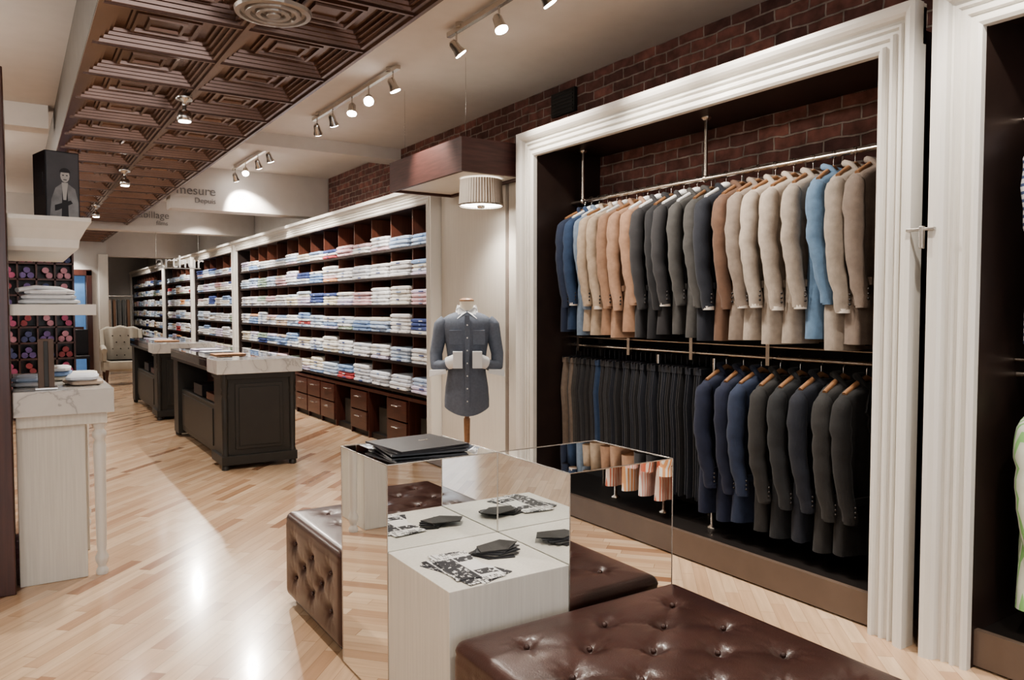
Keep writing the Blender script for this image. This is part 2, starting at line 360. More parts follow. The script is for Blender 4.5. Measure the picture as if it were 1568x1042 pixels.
# ---------------------------------------------------------------- frames
PROF=[(0,0),(0,.03),(.012,.04),(.022,.04),(.028,.022),(.046,.022),(.052,.036),(.064,.036),(.070,.02),(.082,.02),(.088,.034),(.098,.034),(.104,.02),(.114,.024),(.120,.046),(.132,.058),(.150,.064),(.17,.064),(.17,0)]
def frame(b,xp,y0,y1,zt,w=.17,m=m_frame,s=1.):
    k=w/.17
    pr=[(u*k,h*s) for u,h in PROF]; vs=[]; fs=[]
    for u,h in pr:
        vs+=[(xp-h,y0-u,0),(xp-h,y0-u,zt+u),(xp-h,y1+u,zt+u),(xp-h,y1+u,0)]
    for i in range(len(pr)-1):
        for j in range(3):
            a=i*4+j; fs.append((a,a+1,a+5,a+4))
    b.add(vs,fs,m)
def wardrobe(y0,y1):
    b=MB('built_in_wardrobe'); xp=3.08
    frame(b,xp,y0,y1,2.45)
    XI=XB-.004
    b.box(xp,XI,y1+.001,y1+.03,0,2.6,m_dbrown); b.box(xp,XI,y0-.03,y0-.001,0,2.6,m_dbrown)
    b.box(xp,xp+.02,y0-.17,y0-.03,0,2.6,m_frame); b.box(xp,xp+.02,y1+.03,y1+.17,0,2.6,m_frame)
    b.box(xp,xp+.02,y0-.17,y1+.17,2.455,2.615,m_frame)
    b.box(xp+.02,XI,y0,y1,2.50,2.53,m_dbrown)
    b.box(xp+.02,xp+.05,y0,y1,0.01,.15,m_plinth); b.box(xp+.05,XI,y0,y1,.0,.14,m_blackin)
    b.box(XI-.01,XI,y0,y1,.14,1.3,m_blackin)  # black board stands in for the shade behind the lower rail
    for z in (2.145,1.13):
        b.tube([(3.39,y0+.001,z),(3.39,y1-.001,z)],.013,m_brass,12)
    b.tube([(3.37,y0+.001,1.19),(3.37,y1-.001,1.19)],.007,m_brass,8)
    n=max(2,int((y1-y0)/1.1)+1)
    for i in range(n):
        yy=y0+.12+(y1-y0-.24)*i/(n-1)
        b.tube([(3.39,yy,2.145),(3.39,yy,2.5)],.012,m_brass,10); b.lathe([(.03,0),(.03,-.008),(.014,-.02)],(3.39,yy,2.5),m_brass,12)
        b.sphere((3.39,yy,2.145),.022,m_brass)
    for yy in (y1-.12,y1-.65,y1-1.2,y1-1.75,y0+.12):
        b.box(3.35,3.375,yy-.012,yy+.012,1.09,1.22,m_brass)
        b.tube([(3.52,yy,.14),(3.52,yy,1.19),(3.37,yy,1.19)],.011,m_brass,10)
    for yy in (y1-.95,y1-1.40):
        b.lathe([(.03,0),(.03,.006),(.011,.018),(.010,.97)],(3.33,yy,.14),m_brass,12)
    b.done()
wardrobe(1.89,4.42)
wardrobe(-1.6,1.48)
b=MB('frame_latch'); b.box(3.0,3.014,1.615,1.73,1.70,1.713,m_chrome); b.box(2.998,3.018,1.66,1.676,1.63,1.72,m_chrome); b.done(.003)

# ---------------------------------------------------------------- garments
def fab(name,c,stripe=None): return M(name,c,.85,var=.16,vscale=(30,30,30),bump=.25,bscale=300,sheen=.05,stripe=stripe)
def lerp_pts(P,Rr,n):
    out=[];rr=[]
    m=len(P)-1
    for k in range(n+1):
        t=k/n*m; i=min(int(t),m-1); f=t-i; g=f*f*(3-2*f)*.4+f*.6
        out.append(tuple(P[i][j]*(1-g)+P[i+1][j]*g for j in range(3))); rr.append(Rr[i]*(1-g)+Rr[i+1]*g)
    return out,rr
def jacket(name,x,y,zr,mat,length=.84,style='jacket',W=1.,yaw=0.,th=1.,hang=True,trim=None,hm=None):
    b=MB(name); i0=0
    zn=zr-.085; sw=.185*W
    ph=U(0,6)
    secs=[(0,.055,.042),(-.018,.085,.052),(-.035,.13,.055),(-.058,sw*.93,.055),(-.085,sw,.056),(-.16,sw*.99,.06),(-.28,sw*.95,.06),(-.42,sw*.9,.052),(-.55,sw*.96,.055),(-.68,sw*1.02,.056),(-length,sw*1.05,.055)]
    N=36; rings=[]
    for z,w,t in secs:
        ring=[]
        for k in range(N):
            a=2*math.pi*k/N; ca,sa=math.cos(a),math.sin(a)
            px=w*math.copysign(abs(ca)**.75,ca); py=t*th*math.copysign(abs(sa)**.8,sa)
            f=min(1,max(0,-z-.1)/.5)
            py+=f*.010*math.sin(px*38+ph)+f*.006*math.sin(px*75+z*6+ph*2)
            zz=z
            if z<=-length+.001 and sa<0 and abs(px)<.05: zz=z+.02*(1-abs(px)/.05)
            ring.append((x+px,y+py,zn+zz))
        rings.append(ring)
    b.loft(rings,mat)
    for s in (-1,1):
        dx=U(-.012,.008); L=.66*length/.84; q=U(-.012,.012)
        pts=[(x+s*(sw-.035),y,zn-.072),(x+s*(sw+.0),y-.005,zn-.105),(x+s*(sw+.012),y-.012,zn-.2),(x+s*(sw+.016)+dx,y-.018,zn-.33),(x+s*(sw+.016)+dx,y-.03+q,zn-.45),(x+s*(sw+.008)+dx,y-.055+q,zn-L*.9),(x+s*(sw+.004)+dx,y-.065+q,zn-L)]
        P,Q=lerp_pts(pts,[.030,.046,.050,.046,.042,.037,.036],20)
        Q=[r+(.0022*math.sin(k*2.1+ph)+.0016*math.sin(k*3.7+ph) if 5<k<18 else 0) for k,r in enumerate(Q)]
        P=[(p[0],p[1]+.003*math.sin(k*1.3+ph),p[2]) for k,p in enumerate(P)]
        b.tube(P,Q,mat,14,.85)
        if style=='jacket':
            for q_ in range(3):
                b.sphere((pts[-1][0]-.015,pts[-1][1]-.036,zn-L+.03+q_*.022),.006,m_blackin,6)
            b.tube([(pts[-1][0],pts[-1][1],zn-L-.010),(pts[-1][0],pts[-1][1],zn-L+.01)],.031,trim or m_white,12)
        else:
            b.tube([(pts[-1][0],pts[-1][1],zn-L-.004),(pts[-1][0],pts[-1][1],zn-L+.05)],.040,mat,12)
    b.tube([(x-.05,y-.05,zn-.03),(x-.058,y-.01,zn+.012),(x-.03,y+.035,zn+.028),(x+.03,y+.035,zn+.028),(x+.058,y-.01,zn+.012),(x+.05,y-.05,zn-.03)],[.010,.015,.017,.017,.015,.010],mat,8)
    if style=='jacket':
        for s in (-1,1):
            yo=y-.07*th
            P=[(x+s*.05,yo+.018,zn-.02),(x+s*.10,yo-.002,zn-.13),(x+s*.075,yo-.004,zn-.155),(x+s*.085,yo-.004,zn-.19),(x+s*.004,yo-.012,zn-.38),(x+s*.012,yo-.006,zn-.16)]
            Q=[(p[0],p[1]+.012,p[2]) for p in P]
            b.add(P+Q,[tuple(range(6))if s>0 else tuple(range(6))[::-1]]+[(i,(i+1)%6,(i+1)%6+6,i+6) for i in range(6)],mat)
            b.box(x+s*.11-.06,x+s*.11+.06,y-.072*th,y-.055*th,zn-.56,zn-.525,mat)
        b.add([(x-.035,y-.063*th,zn-.03),(x+.035,y-.063*th,zn-.03),(x,y-.074*th,zn-.35)],[(0,2,1)],trim or m_white)
        b.box(x+.0,x+.006,y-.066*th,y-.05*th,zn-length+.02,zn-.38,m_blackin)
        for q in (.40,.49): b.sphere((x+.012,y-.066*th,zn-q),.009,m_blackin,8)
    else:
        b.box(x-.014,x+.014,y-.068*th,y-.05*th,zn-length+.06,zn-.05,mat)
        for q in range(6): b.sphere((x,y-.07*th,zn-.1-q*.1),.005,m_white,6)
    H=hm or m_wood
    b.tube([(x-.16,y,zn-.05),(x-.07,y,zn-.005),(x,y,zn+.02),(x+.07,y,zn-.005),(x+.16,y,zn-.05)],[.012,.014,.016,.014,.012],H,8)
    if hm: b.sphere((x,y,zn+.022),.034,hm,12,(1.2,1,.7))
    hp=[(x,y,zn+.02),(x,y,zn+.058)]
    for k in range(9):
        a=math.radians(-90+k*30)
        hp.append((x+.021*math.cos(a),y,zr+.0+.021*math.sin(a)))
    b.tube(hp,.0028,m_chrome,6)
    b.rot(i0,(x,y),yaw)
    return b.done()
cols={
'navy':(.013,.022,.05),'blue':(.020,.043,.095),'ltblue':(.15,.20,.27),'skyblue':(.085,.145,.225),'cream':(.38,.30,.225),'peach':(.26,.155,.10),'tan':(.29,.18,.12),
'char':(.017,.016,.018),'grey':(.046,.044,.042),'black':(.005,.005,.007),'brown':(.095,.050,.030),'beige':(.165,.13,.105),'ivory':(.275,.232,.193),'pale':(.245,.207,.172),'taupe':(.155,.12,.098),'mid':(.022,.023,.027),'dnavy':(.006,.008,.015),'royal':(.006,.010,.030),
'grey_shade':(.019,.018,.0175),'mid_shade':(.011,.012,.014),'char_shade':(.009,.0085,.009)}  # darkened copies: shade of the lower rail put into the wool colour
FM={k:fab('wool_'+k,v) for k,v in cols.items()}
m_lin=M('jacket_lining',(.55,.5,.45),.7)
up=['navy','blue','ltblue','cream','cream','peach','tan','peach','char','black','char','grey','grey','dnavy','brown','beige','ivory','ivory','pale','skyblue','pale','taupe']
n=len(up)
for i,c in enumerate(up):
    t=i/(n-1); yy=4.27-(4.27-2.09)*(t**1.12)
    jacket('suit_jacket',3.385,yy,2.145,FM[c],length=.84+U(-.03,.03),yaw=U(-.12,.14)+.05*t,th=.95+.3*t,trim=m_lin if R()<.3 else FM[c],hm=m_white if i<14 and i%3 else None)
lo=['royal','royal','navy','grey_shade','mid_shade','dnavy','grey_shade','char_shade']  # lower row uses wools with shade in their colour
for i,c in enumerate(lo):
    yy=2.98-i*.122
    jacket('suit_jacket',3.385,yy,1.13,FM[c],length=.80+U(-.02,.02),yaw=U(-.08,.1),th=1.05,trim=FM[c])
b=MB('hanging_trousers')
tc=['beige','grey','beige','grey','char','mid','char','mid','blue','char','mid']+['black','dnavy']*9
yy=4.36
for i,c in enumerate(tc):
    m=FM[c]; i0=len(b.V); x=3.385; zt=1.045
    for s in (0,1):
        secs=[(0,-.105,.10),(-.06,-.11,.105),(-.22,-.13,.11),(-.4,-.115,.085),(-.6,-.11,.065),(-.76+s*.02,-.115,.055)]
        rings=[[(x+xa,yy-.012+s*.016,zt+z),(x+(xa+xb)/2,yy-.022+s*.016,zt+z),(x+xb,yy-.012+s*.016,zt+z),(x+xb,yy-.004+s*.016,zt+z),(x+(xa+xb)/2,yy-.0+s*.016,zt+z),(x+xa,yy-.004+s*.016,zt+z)] for z,xa,xb in secs]
        b.loft(rings,m)
    b.box(x-.11,x+.105,yy-.022,yy+.018,zt-.035,zt+.002,m)
    b.tube([(x-.12,yy,zt+.005),(x+.12,yy,zt+.005)],.006,m_black,6); 
    hp=[(x,yy,zt+.0),(x,yy,zt+.05)]+[(x+.02*math.cos(math.radians(-90+k*30)),yy,1.13+.02*math.sin(math.radians(-90+k*30))) for k in range(9)]
    b.tube(hp,.003,m_black,6)
    b.rot(i0,(x,yy),U(-.25,.25)); yy-=.044+U(-.010,.010)
b.done()
sm=[M('stripe_shirt_a',(.66,.66,.68),.8,stripe=(2,34,(.07,.10,.2),.4)),M('stripe_shirt_b',(.75,.62,.55),.8,stripe=(0,60,(.55,.16,.1),.35)),M('stripe_shirt_c',(.62,.66,.58),.8,stripe=(0,60,(.25,.5,.2),.4)),
    M('shirt_pink',(.72,.42,.38),.8,stripe=(0,80,(.8,.78,.75),.4)),M('shirt_orange',(.75,.4,.2),.8,stripe=(0,50,(.8,.78,.75),.5)),M('shirt_mint',(.45,.62,.45),.8,stripe=(0,50,(.75,.78,.75),.5)),M('shirt_white',(.75,.75,.75),.8)]
for i in range(9):
    jacket('hanging_shirt',3.385,1.37-i*.19,2.145,sm[[0,6,0,1,6,3,0,6,4][i]],length=.80,style='shirt',th=.8,yaw=U(-.03,.03) if i else .08)
    jacket('hanging_shirt',3.385,1.35-i*.15,1.13,sm[[2,5,5,3,4,1,3,4,1][i]],length=.80,style='shirt',th=.8,yaw=U(-.05,.05))

# ---------------------------------------------------------------- shelving
pal=[(.70,.71,.73),(.64,.67,.73),(.44,.54,.70),(.24,.35,.56),(.58,.54,.68),(.66,.48,.52),(.70,.66,.56),(.50,.59,.71),(.72,.71,.68),(.66,.36,.20),(.06,.09,.25),(.44,.08,.09),(.36,.46,.38),(.50,.40,.32),(.74,.75,.76)]
PM=[M('folded_cotton_%d'%i,c,.8,var=.06,vscale=(40,40,40)) for i,c in enumerate(pal)]
wt=[7,6,6,4,4,2,3,6,5,1.0,1.6,.5,1,1.2,6]
SZ=[1.98,1.70,1.42,1.14,.86,.58]
def shelving(y0,y1,detail=True):
    b=MB('shirt_shelving'); xp=3.15; XI=XB-.004
    frame(b,xp,y0,y1,2.33,w=.14,s=.8)
    b.box(xp,XI,y1,y1+.14,0,2.47,m_dbrown); b.box(xp,XI,y0-.14,y0,0,2.47,m_frame)
    b.box(xp,XI,y0-.14,y1+.14,2.40,2.47,m_frame); b.box(xp+.02,XI,y0,y1,2.335,2.40,m_dbrown)
    b.box(xp-.07,xp+.02,y0-.16,y1+.14,2.455,2.49,m_frame)
    b.box(XI-.02,XI,y0,y1,.0,2.335,m_red)
    for z in SZ: b.box(xp+.03,XI-.02,y0,y1,z-.022,z,m_dbrown)
    n=int(round((y1-y0)/1.04)); p=(y1-y0)/n
    q=p/2
    for i in range(1,2*n):
        b.box(xp+.08,XI-.02,y0+i*q-.010,y0+i*q+.010,.5,2.335,m_div)
    b.box(xp+.02,XI-.02,y0,y1,.50,.53,m_redv); b.box(xp+.06,XI-.02,y0,y1,0,.06,m_blackin)
    for i in range(2*n):
        a=y0+i*q
        b.box(xp+.03,XI-.02,a-.01,a+.01,.0,.5,m_redv)
        if i%4 in (1,3) or i%4==2 and i>4:
            for z0,z1 in ((.07,.27),(.285,.485)):
                b.box(xp+.012,xp+.035,a+.02,a+q-.02,z0,z1,m_red)
                b.tube([(xp-.008,a+q/2-.07,z1-.06),(xp-.008,a+q/2+.07,z1-.06)],.006,m_chrome,8)
                for e in (-.06,.06): b.tube([(xp-.008,a+q/2+e,z1-.06),(xp+.015,a+q/2+e,z1-.06)],.005,m_chrome,6)
        else:
            b.box(xp+.1,xp+.3,a+.12,a+q-.12,.06,.34,m_grey)
    b.done()
    b=MB('folded_shirt_stacks')
    nst=n*2
    for zi,z in enumerate(SZ):
        for i in range(nst):
            cy=y0+(i+.5)*q; zz=z+.001; k=random.choices(range(len(PM)),wt)[0]
            cnt=random.choice([4,4,4,5]) if zi else random.choice([3,3,4])
            for j in range(cnt):
                if R()<.45: k=random.choices(range(len(PM)),wt)[0]
                h=U(.035,.042)
                b.slab(xp+.200+U(-.010,.010),cy+U(-.008,.008),zz,.33,q*.86+U(-.02,.015),h,PM[k],U(-.03,.03)); 
                if detail: b.box(xp+.026,xp+.035,cy-.03+U(-.05,.03),cy+.02,zz+h*.3,zz+h*.55,PM[random.choice([0,2,10,3])])
                zz+=h*.97
    b.done()
shelving(6.22,13.2)
shelving(13.52,16.8,False)
shelving(17.12,20.4,False)
shelving(20.72,26.6,False)

b=MB('trim_fabric_panel')
b.box(3.20,XB-.004,5.02,6.07,0,2.5,m_cream); b.box(3.20,XB-.004,4.61,4.97,0,2.5,m_cream); b.box(3.23,XB-.004,4.97,5.02,0,2.5,m_brick)
b.box(3.185,3.2,4.61,6.07,0,.12,m_frame)
b.done(.003)
b=MB('wall_vent'); b.box(XB-.03,XB-.002,4.70,5.0,2.90,3.08,m_ventd)
for k in range(6): b.box(XB-.035,XB-.028,4.72,4.98,2.915+k*.027,2.927+k*.027,m_grey)
b.done()

b=MB('hanging_canopy_lamp')
x0,x1,y0,y1,z0,z1=2.61,3.19,4.65,5.85,2.34,2.575
b.box(x0,x0+.03,y0,y1,z0,z1,m_canopy); b.box(x1-.03,x1,y0,y1,z0,z1,m_canopy); b.box(x0+.03,x1-.03,y0,y0+.03,z0,z1,m_canopy); b.box(x0+.03,x1-.03,y1-.03,y1,z0,z1,m_canopy)
b.box(x0+.03,x1-.03,y0+.03,y1-.03,z0+.02,z0+.05,m_frame)
for yy in (y0+.1,y1-.1): b.tube([(2.7,yy,z0+.05),(2.7,yy,CZ-.001)],.0015,m_chrome,6)
lc=(2.96,4.98,2.16)
N=96
for k in range(N):
    a0=2*math.pi*k/N; a1=2*math.pi*(k+1)/N
    ra=.168 if k%2 else .158; rb=.158 if k%2 else .168
    vs=[(lc[0]+ra*math.cos(a0),lc[1]+ra*math.sin(a0),lc[2]),(lc[0]+rb*math.cos(a1),lc[1]+rb*math.sin(a1),lc[2]),(lc[0]+rb*.93*math.cos(a1),lc[1]+rb*.93*math.sin(a1),lc[2]+.19),(lc[0]+ra*.93*math.cos(a0),lc[1]+ra*.93*math.sin(a0),lc[2]+.19)]
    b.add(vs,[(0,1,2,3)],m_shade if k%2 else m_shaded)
b.lathe([(.153,0.004),(.153,.012)],lc,m_diff,32); b.lathe([(.02,-.02),(.03,-.01),(.03,.004)],lc,m_chrome,12)
b.lathe([(.171,-.004),(.171,.006),(.162,.006),(.162,-.004)],lc,m_chrome,32,cap=False)
o=b.done()
spot('canopy_lamp_light',(lc[0],lc[1],lc[2]-.03),(lc[0],lc[1],0),35,140,.8,parent=o,rad=.1)

# ---------------------------------------------------------------- mannequin
m_denim=M('slate_shirt_cotton',(.115,.135,.175),.75,var=.12,vscale=(60,60,60),bump=.2,bscale=250)
m_cuff=M('pale_shirt_cotton',(.66,.68,.70),.7,var=.04)
b=MB('shirt_mannequin')
cx,cy=2.80,4.92; zb=.62
def ring(z,w,t,N=32,fx=0,wave=0):
    out=[]
    for k in range(N):
        a=2*math.pi*k/N; ca,sa=math.cos(a),math.sin(a)
        out.append((cx+w*math.copysign(abs(ca)**.9,ca),cy+fx+t*sa+wave*math.sin(a*5),z+ (wave*3*math.cos(2*a) if wave else 0)))
    return out
S=[(.64,.165,.115,.010),(.70,.165,.118,.006),(.80,.158,.115,.004),(.92,.140,.105,.003),(1.0,.138,.105,0),(1.1,.150,.115,0),(1.2,.170,.122,0),(1.27,.185,.115,0),(1.315,.18,.10,0),(1.345,.135,.08,0),(1.365,.08,.065,0),(1.375,.062,.06,0)]
b.loft([ring(z,w,t,wave=wv) for z,w,t,wv in S],m_denim)
b.loft([ring(z,w,t) for z,w,t in ((1.36,.055,.052),(1.42,.05,.05),(1.445,.052,.052))],m_skin)
b.loft([ring(z,w,t) for z,w,t in ((1.445,.054,.054),(1.455,.054,.054),(1.468,.03,.03))],m_wood)
for s in (-1,1):
    P=[(cx+s*.004,cy-.068,1.365),(cx+s*.055,cy-.045,1.40),(cx+s*.068,cy+.0,1.415),(cx+s*.08,cy-.01,1.375),(cx+s*.07,cy-.085,1.315)]
    Q=[(p[0]*1.0,p[1]-.008,p[2]+.003) for p in P]
    b.add(P+Q,[tuple(range(5)),tuple(range(5,10))[::-1]]+[(i,(i+1)%5,(i+1)%5+5,i+5) for i in range(5)],m_cuff)
b.tube([(cx-.06,cy-.03,1.385),(cx-.055,cy+.04,1.40),(cx,cy+.062,1.405),(cx+.055,cy+.04,1.40),(cx+.06,cy-.03,1.385)],.015,m_cuff,8)
b.box(cx-.017,cx+.017,cy-.128,cy-.10,.66,1.345,m_denim)
for q in range(7): b.sphere((cx,cy-.130,.72+q*.092),.006,m_white,6)
for s in (-1,1): b.box(cx+s*.085-.045,cx+s*.085+.045,cy-.122,cy-.09,1.13,1.235,m_denim)
for s in (-1,1):
    pts=[(cx+s*.15,cy,1.30),(cx+s*.185,cy,1.265),(cx+s*.203,cy+.0,1.17),(cx+s*.225,cy+.0,1.06),(cx+s*.222,cy-.03,.975),(cx+s*.17,cy-.09,.975),(cx+s*.125,cy-.125,1.0)]
    P,Q=lerp_pts(pts,[.052,.058,.052,.047,.045,.040,.038],18)
    b.tube(P,Q,m_denim,14)
    b.tube([(cx+s*.135,cy-.118,.998),(cx+s*.075,cy-.155,1.02)],[.046,.050],m_cuff,14)
    b.box(cx+s*.07-.034,cx+s*.07+.034,cy-.205,cy-.145,.965,1.085,m_cuff)
    P=[(cx+s*.275,cy-.085,.895),(cx+s*.15,cy-.150,.925),(cx+s*.155,cy-.150,.955),(cx+s*.27,cy-.080,.945)]
    Q=[(p[0],p[1]+.03,p[2]) for p in P]
    b.add(P+Q,[(0,1,2,3),(7,6,5,4),(0,4,5,1),(1,5,6,2),(2,6,7,3),(3,7,4,0)],m_cuff)
b.tube([(cx,cy,.66),(cx,cy,.03)],[.018,.018],m_wood,14)
b.tube([(cx,cy,.58),(cx,cy,.40)],[.024,.02],m_wood,14)
b.lathe([(.15,0),(.15,.015),(.03,.035),(.018,.05)],(cx,cy,0),m_wood,28)
b.rot(0,(cx,cy),math.radians(-28))
b.done(.002)

# ---------------------------------------------------------------- islands
def island(y0,y1):
    b=MB('display_island'); x0,x1=1.47,2.12
    def block(a,c):
        b.box(x0+.03,x1-.03,a+.03,c-.0,.06,.83,m_grey)
        b.box(x0,x1,a,c,.04,.12,m_grey); b.box(x0+.01,x1-.01,a+.01,c,.78,.83,m_grey)
        for xx in (x0+.035,x1-.035):
            b.lathe([(.032,0),(.032,.03),(.022,.045),(.03,.09),(.03,.13),(.024,.15),(.026,.3),(.028,.6),(.022,.64),(.032,.66),(.024,.69),(.032,.72),(.03,.83)],(xx,a+.035,0),m_grey,16)
        b.box(x0+.12,x1-.12,a+.018,a+.03,.17,.74,m_grey); b.box(x0+.15,x1-.15,a+.010,a+.02,.20,.71,m_grey)
    block(y0,y0+.42)
    b.box(x0+.04,x1-.04,y0+.42,y1-.25,.08,.52,m_grey); b.box(x0+.03,x0+.05,y0+.5,y1-.3,.14,.48,m_grey)
    b.box(x0+.3,x0+.33,y0+.42,y1-.25,.52,.83,m_red)
    b.box(x0+.06,x0+.28,y0+.5,y0+.9,.53,.60,m_red); b.box(x0+.06,x0+.28,y0+1.1,y0+1.5,.53,.64,m_black)
    b.box(x0,x1,y1-.25,y1,.04,.84,m_grey)
    for xx in (x0+.035,x1-.035): b.lathe([(.03,0),(.03,.04),(.022,.06),(.03,.1)],(xx,y1-.04,0),m_grey,14)
    b.box(x0-.04,x1+.04,y0-.04,y0+.36,.83,.95,m_marble)
    b.box(x0-.02,x1+.02,y0+.36,y1+.03,.83,.86,m_grey); b.box(x0-.02,x1+.02,y0+.36,y1+.03,.925,.945,m_glassd)
    b.box(x0-.02,x0,y0+.36,y1+.03,.86,.925,m_glassd); b.box(x1,x1+.02,y0+.36,y1+.03,.86,.925,m_glassd)
    b.box(x0-.02,x1+.02,y1+.01,y1+.03,.86,.925,m_glassd)
    for i,mm in enumerate((PM[9],PM[1],PM[4])): b.box(x0+.12,x0+.4,y0+.75+i*.5,y0+1.0+i*.5,.946,.956,mm)
    b.done(.004)
island(6.8,9.1); island(10.3,12.6)

# ---------------------------------------------------------------- left counter, pillar and shelves
simple('wood_pillar',-.75,-.015,4.40,5.7,0,2.54,m_redv,.005,True)
b=MB('marble_counter')
b.box(0.0,.30,4.50,5.62,0.0,.86,m_ash)
b.box(.30,.345,5.0,5.6,.0,.86,m_ash); b.box(0.0,.40,4.47,5.65,.80,.86,m_ash)
def leg(x,y): b.lathe([(.028,0),(.03,.02),(.018,.04),(.03,.07),(.033,.09),(.02,.12),(.024,.15),(.026,.3),(.028,.55),(.031,.68),(.022,.71),(.034,.73),(.034,.75),(.02,.765),(.034,.785),(.034,.80)],(x,y,0),m_frame,18)
leg(.365,4.52); leg(.365,5.6)
b.box(-.01,.43,4.43,5.7,.86,.985,m_marble)
b.done(.004)
b=MB('counter_folded_goods')
for k,(x,y,c) in enumerate(((.07,4.80,0),(.07,4.80,2),(.31,4.74,13),(.31,4.74,1),(.2,5.1,6),(.2,5.1,3),(.2,5.1,0),(.35,5.3,8))):
    b.slab(x,y,.986+.026*(k%2 if k<4 else (k-4)%3),.15,.24,.026,PM[c],U(-.2,.2))
b.done()
b=MB('belt_display_stand'); b.box(.10,.17,4.50,4.57,.986,1.24,M('brown_leather_box',(.12,.08,.06),.5)); b.box(.085,.185,4.485,4.585,.986,.998,m_chrome)
b.box(.125,.145,4.496,4.5,1.0,1.23,m_grey)
b.done(.003)
b=MB('wall_display_shelves')
rings=[]
for z,o in ((1.68,.0),(1.70,.02),(1.74,.025),(1.79,.05),(1.83,.075),(1.85,.075)):
    rings.append([(-.014,4.50-o,z),(.27+o,4.50-o,z),(.27+o,5.55+o,z),(-.014,5.55+o,z)])
b.loft(rings,m_frame,True,False)
b.box(-.014,.36,4.45,5.6,1.36,1.415,m_frame)
b.done(.003)
b=MB('folded_white_sweater')
for k in range(3): b.slab(.16,4.65,1.416+k*.024,.27-.03*k,.3,.024,PM[0],U(-.05,.05))
b.tube([(.02,4.52,1.485),(.10,4.56,1.50),(.2,4.6,1.495),(.27,4.62,1.475)],.02,PM[0],10,.6)
b.done()
b=MB('portrait_display_box')
b.box(.13,.29,4.66,4.86,1.851,2.21,m_black)
m_ph0=M('photo_backdrop',(.09,.09,.10),.35,var=.2); m_ph=M('photo_grey',(.24,.24,.25),.4,var=.3,vscale=(20,20,20)); m_ph2=M('photo_dark',(.03,.03,.035),.4); m_ph3=M('photo_light',(.45,.44,.43),.4,var=.1)
b.box(.135,.285,4.656,4.66,1.856,2.205,m_ph0)
b.box(.128,.13,4.70,4.82,1.98,2.10,m_ph2)
def fl(pts,m,yy): b.add([(px+.03,yy,pz) for px,pz in pts],[tuple(range(len(pts)))],m)
fl([(.115,1.858),(.252,1.858),(.253,1.95),(.238,2.02),(.205,2.045),(.175,2.045),(.145,2.02),(.125,1.96)],m_ph,4.6550)
fl([(.17,1.858),(.205,1.858),(.20,2.04),(.178,2.04)],m_ph2,4.6545)
fl([(.180,1.96),(.194,1.96),(.204,2.05),(.174,2.05)],m_ph3,4.6540)
fl([(.14,1.90),(.155,1.905),(.225,1.945),(.215,1.96),(.14,1.93)],m_ph2,4.6542)
fl([(.19+.022*math.cos(k*.5236),2.085+.034*math.sin(k*.5236)) for k in range(12)],m_ph3,4.6535)
fl([(.19+.026*math.cos(k*.45),2.102+.024*math.sin(k*.45)) for k in range(8)],m_ph2,4.6530)
for e in (-.009,.009): fl([(.186+e,2.085),(.194+e,2.085),(.194+e,2.09),(.186+e,2.09)],m_ph2,4.6528)
fl([(.182,2.063),(.198,2.063),(.198,2.067),(.182,2.067)],m_ph2,4.6528)
b.rot(0,(.21,4.76),math.radians(14)); b.done()
b=MB('potted_fern'); 
b.lathe([(.03,0),(.04,.05),(.04,.055)],(.28,5.2,1.851),m_white,14)
for k in range(14):
    a=U(0,6.28); r=U(.03,.07); h=U(.1,.2)
    b.tube([(.28,5.2,1.90),(.28+r*.5*math.cos(a),5.2+r*.5*math.sin(a),1.9+h*.7),(.28+r*math.cos(a),5.2+r*math.sin(a),1.9+h)],[.003,.012,.002],m_green,6,.3)
b.done()

m_tie=[M('silk_%d'%i,c,.4) for i,c in enumerate(((.35,.08,.16),(.12,.08,.22),(.4,.2,.25),(.05,.06,.15),(.25,.05,.06)))]
b=MB('tie_cubby_cabinet')
x0,x1,y0,y1=-.7,.66,11.3,11.7
b.box(x0,x1,y1-.02,y1,0,2.35,m_redv); s=.2; i=0
xx=x1
while xx>x0-.01: b.box(xx-.01,xx+.01,y0,y1-.02,0,2.35,m_redv); xx-=s
z=.35
while z<2.4: b.box(x0,x1,y0,y1-.02,z-.012,z+.012,m_redv); z+=s
b.box(x0,x1,y0,y1-.02,0,.35,m_redv)
z=.35
while z<2.2:
    xx=x1-s
    while xx>x0:
        m=random.choice(m_tie)
        for o_,zz in ((.055,.05),(.14,.05),(.1,.115)):
            if R()<.85: b.tube([(xx+o_,y0+.03,z+zz),(xx+o_,y0+.25,z+zz)],.038,m,12)
        xx-=s
    z+=s
b.done()

# ---------------------------------------------------------------- mirrored display cubes + pedestal
gx0,gx1,gx2=1.06,1.505,1.965; gy0,gy1,gy2=1.97,2.415,2.85
def mcube(a0,a1,c0,c1):
    b=MB('mirrored_display_cube'); b.box(a0,a1,c0,c1,.01,.86,m_mirror)
    r=.0022
    for (x,y) in ((a0,c0),(a1,c0),(a1,c1),(a0,c1)): b.tube([(x,y,.01),(x,y,.86)],r,m_chrome,6)
    P=[(a0,c0,.86),(a1,c0,.86),(a1,c1,.86),(a0,c1,.86)]
    for i in range(4): b.tube([P[i],P[(i+1)%4]],r,m_chrome,6)
    b.box(a0+.01,a1-.01,c0+.01,c1-.01,0,.01,m_black)
    b.done()
mcube(gx0,gx1-.001,gy1,gy2); mcube(gx1,gx2,gy0,gy1-.001)
b=MB('display_pedestal'); b.box(gx0,gx1-.003,gy0,gy1-.003,.0,.56,m_ash)
b.done(.002)
b=MB('display_pedestal'); b.box(gx1+.002,gx2,gy1+.002,gy2,.0,.56,m_ash); b.done(.002)
b=MB('printed_leaflets')
